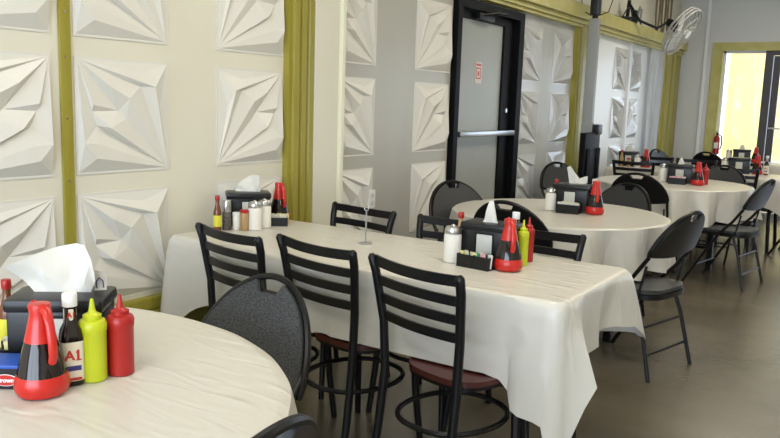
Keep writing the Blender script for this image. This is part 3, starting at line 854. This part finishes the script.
# --- round table behind
put('jar', None, -1.775, 4.57, 0, f'white sugar jar {L3}', 'jar', 1.0)
put('hot2', None, -1.785, 4.68, 0, f'tan sauce bottle with red cap behind the white jar {L3}', 'bottle')
put('dis', None, -1.665, 4.66, 3, f'black napkin dispenser with pale napkin window {L3}', 'napkin dispenser')
napkin('napkin', -1.655, 4.70, ZT + .168, 20, .10, [(-.07, .10, 0), (-.05, .11, .0), (-.02, .07, .01), (.01, .03, .01), (.04, .045, 0), (.06, .05, 0), (.06, .01, 0)],
       'white tissue leaning out of the dispenser behind the long table', wave=.006)
put('cad2', None, -1.640, 4.535, 3, f'black caddy of packets in front of the dispenser {L3}', 'caddy', 1.2)
packets(-1.640, 4.535, 3, 7, L3, [COL[1], COL[0]], s=1.1)
put('pit', None, -1.500, 4.60, -60, f'red and black syrup pitcher {L3}', 'pitcher')
put('a1', None, -1.545, 4.70, 20, f'white capped steak sauce bottle behind the pitcher {L3}', 'bottle')
# --- farther round table
put('jar', None, -1.765, 7.30, 0, f'white sugar jar {L4}', 'jar', 1.15)
put('dis', None, -1.61, 7.29, 5, f'black napkin dispenser with pale napkin window {L4}', 'napkin dispenser')
napkin('napkin', -1.61, 7.29, ZT + .168, 20, .05, [(-.025, .01, 0), (-.015, .04, 0), (.0, .07, 0), (.015, .035, 0), (.025, .01, 0)], f'white tissue peeking out of the dispenser {L4}', wave=.003)
put('cad2', None, -1.60, 7.14, 5, f'black caddy of packets {L4}', 'caddy', 1.25)
packets(-1.60, 7.14, 5, 6, L4, [COL[2], COL[1]], s=1.1)
put('pit', None, -1.435, 7.17, -60, f'red and black syrup pitcher {L4}', 'pitcher')
put('ket', None, -1.40, 7.30, 0, f'red squeeze bottle right of the pitcher {L4}', 'bottle')
put('hot2', None, -1.47, 7.30, 0, f'tan sauce bottle between pitcher and squeeze bottle {L4}', 'bottle')
# --- distant long table
put('jar', None, -1.54, 9.05, 0, f'white sugar jar near the right end {L5}', 'jar', 1.15)
put('dis', None, -1.40, 9.07, 5, f'black napkin dispenser near the right end {L5}', 'napkin dispenser')
put('pit', None, -1.22, 9.05, -60, f'red syrup pitcher near the right end {L5}', 'pitcher')
put('a1', None, -1.13, 9.05, 0, f'white capped sauce bottle right of the red pitcher {L5}', 'bottle')
put('hot2', None, -2.60, 8.80, 0, f'tan sauce bottle {LV}', 'bottle')
put('cupr', None, -2.52, 8.80, 0, f'spice shaker with red lid {LV}', 'shaker')
put('jar', None, -2.44, 8.86, 0, f'white sugar jar {LV}', 'jar')
put('dis', None, -2.57, 8.97, 10, f'black napkin dispenser {LV}', 'napkin dispenser')
napkin('napkin', -2.57, 8.97, ZT + .168, 20, .09, [(-.05, .01, 0), (-.035, .06, 0), (.0, .07, 0), (.03, .06, 0), (.045, .01, 0)], f'white tissue in the dispenser {LV}', wave=.003)
put('pit', None, -2.36, 8.92, -60, f'red and black syrup pitcher {LV}', 'pitcher')
# --- farthest table
put('jar', None, -1.88, 11.25, 0, f'white sugar jar {L7}', 'jar', 1.1)
put('dis', None, -1.72, 11.25, 5, f'black napkin dispenser {L7}', 'napkin dispenser')
napkin('napkin', -1.72, 11.25, ZT + .168, 20, .06, [(-.03, .01, 0), (-.02, .05, 0), (.0, .06, 0), (.02, .05, 0), (.03, .01, 0)], f'white tissue in the dispenser {L7}', wave=.003)
put('pit', None, -1.55, 11.25, -60, f'red syrup pitcher {L7}', 'pitcher')

# ------------------------------------------------------------------ grey pole, folded table, fan, extinguisher, wires
p = empty('grey_pole', (-2.62, 7.62, 0)); tag(p, 'grey steel pole standing beside the olive post', 'pole')
MB().box((-.05, -.03, 0), (.05, .03, 2.28), .006).build('shaft', GREY, p)
MB().box((-.09, -.05, 0), (.09, .05, .012), .002).build('base_plate', GREY, p)
MB().box((-.055, -.04, 1.08), (.075, -.032, 1.26), .003).build('bracket_plate', GREY, p)
b = empty('bracket_camera', (-2.62, 7.62, 2.28)); tag(b, 'black device with looping cable on top of the grey pole', 'device')
MB().box((-.045, -.045, .03), (.045, .045, .36), .015).build('body', BLACKP, b)
MB().tube([(0, 0, 0), (0, 0, .04)], .03, 12).build('mount', BLACK, b)
MB().tube([(.04, 0, .03), (.13, 0, .06), (.17, -.01, .18), (.12, 0, .30), (.04, 0, .33)], .005, 6).build('cable', BLACK, b)
MB().tube([(-.04, 0, .03), (-.13, .02, .08), (-.16, .02, .20), (-.10, 0, .31)], .005, 6).build('cable', BLACK, b)
k = empty('folded_table', (-2.50, 7.02, 0), 0); tag(k, 'tall black folded table standing on end against the grey pole', 'table')
MB().box((-.03, .14, .01), (.03, .56, 1.17), .008).build('top_panel', DOORB, k)
w = MB(); w.tube([(.045, .2, 0), (.045, .2, 1.02), (.045, .5, 1.02), (.045, .5, 0)], .014); w.build('folded_legs', BLACK, k)
MB().box((-.02, .44, 1.15), (.05, .56, 1.25), .012).build('corner_block', BLACKP, k)
# wires and bits on the header
def wire(pts, r, name, label, cat, m=BLACK):
    return tag(MB().tube(pts, r, 6).build(name, m), label, cat)
HX = WX + .10; HZ = 2.422
wire([(HX, 7.35, HZ + .01), (HX, 8.1, HZ + .008), (HX, 8.7, HZ + .01), (HX, 9.0, HZ + .02), (HX + .02, 9.12, HZ + .14), (HX, 9.3, HZ + .17), (HX, 9.42, HZ + .04)], .008, 'cable', 'thin black cable lying along the olive header right of the grey pole', 'cable')
q = empty('power_adapter', (HX - .01, 9.55, HZ)); tag(q, 'small grey and black power adapter with looped cord on the header', 'adapter')
MB().box((-.03, -.07, 0), (.03, .02, .16), .01).build('body', BLACKP, q)
MB().tube([(.0, .05, 0), (.0, .10, .10), (.0, .16, .22), (.0, .24, .20), (.0, .22, .08), (0, .26, 0)], .014, 8).build('cord', GREY, q)
# fan
q = empty('wall_fan', (-2.30, 9.80, 2.36)); tag(q, 'white oscillating wall fan with wire cage above the far bay', 'fan')
nrm = Vector((.83, -.06, -.55)).normalized()
Q = nrm.to_track_quat('Z', 'Y').to_matrix().to_4x4()
w = MB()
for rr, zz in ((.30, 0), (.30, .04), (.29, -.04), (.20, .075), (.10, .09), (.20, -.085), (.10, -.10)):
    w.tube([Q @ Vector((rr * cos(a * pi / 18), rr * sin(a * pi / 18), zz)) for a in range(36)], .009 if rr > .28 else .004, 5, True)
for a in range(18):
    c_, s_ = cos(a * pi / 9), sin(a * pi / 9)
    w.tube([Q @ Vector((.05 * c_, .05 * s_, .095)), Q @ Vector((.2 * c_, .2 * s_, .075)), Q @ Vector((.30 * c_, .30 * s_, .03)), Q @ Vector((.29 * c_, .29 * s_, -.04)), Q @ Vector((.18 * c_, .18 * s_, -.09)), Q @ Vector((.06 * c_, .06 * s_, -.105))], .0028, 4)
w.build('cage', mat('grey_wire', (.45, .45, .44), .4), q)
for a in range(3):
    A = a * 2 * pi / 3 + .7
    w = MB(); w.plate([(.03, -.04), (.12, -.11), (.24, -.12), (.28, -.03), (.25, .08), (.12, .07), (.03, .04)], .004,
                      lambda u, v, k_: Q @ (Matrix.Rotation(A, 4, 'Z') @ Vector((u, v, k_ + v * .35))), .03)
    w.build('blade', WHITEP, q)
w = MB(); w.tube([Q @ Vector((0, 0, .05)), Q @ Vector((0, 0, .10))], .05, 20); w.build('hub', WHITEP, q)
w = MB(); w.tube([Q @ Vector((0, 0, -.21)), Q @ Vector((0, 0, -.05))], [.045, .065], 16); w.build('motor', BLACKP, q)
w = MB(); w.tube([Q @ Vector((0, 0, -.20)), Vector((-.25, -.15, .02)), Vector((-.42, -.55, .10)), Vector((-.50, -.75, .09))], .016, 8)
w.tube([(-.50, -.55, .07), (-.47, -.60, .30)], .022, 8); w.tube([(-.46, -.62, .26), (-.42, -.25, .08)], .014, 8); w.build('arm', BLACK, q)
MB().box((-.58, -.78, .06), (-.44, -.42, .078), .004).build('wall_bracket', BLACK, q)
w = MB()
for j in range(3):
    w.tube([(HX + .03 * j, 10.5 + .17 * j + .09 * sin(i * pi / 9), 2.72 + .30 * cos(i * pi / 9)) for i in range(18)], .013, 6, True)
tag(w.build('rope_coil', WOODB), 'tangled brown rope hanging in the corner behind the fan', 'rope')
# fire extinguisher
q = empty('fire_extinguisher', (-2.21, FY - .08, .80)); tag(q, 'red fire extinguisher with black hose left of the far window', 'fire extinguisher')
MB().lathe([(.05, 0), (.06, .01), (.06, .32), (.045, .36), (.022, .38), (.022, .40)], 20).build('cylinder', KETCH, q)
w = MB(); w.box((-.02, -.03, .40), (.02, .03, .43), .004); w.box((-.012, -.09, .43), (.012, .03, .45), .003); w.box((-.012, -.08, .465), (.012, .02, .478), .003)
w.build('valve', BLACK, q)
MB().tube([(.02, -.01, .41), (.09, -.03, .36), (.10, -.03, .2), (.075, -.02, .10)], .012, 8).build('hose', BLACK, q)
MB().box((-.04, -.0625, .12), (.04, -.058, .24), .001).build('label_band', WHITEP, q)
q.scale = (.72, .72, .72); q.location.y = FY - .05
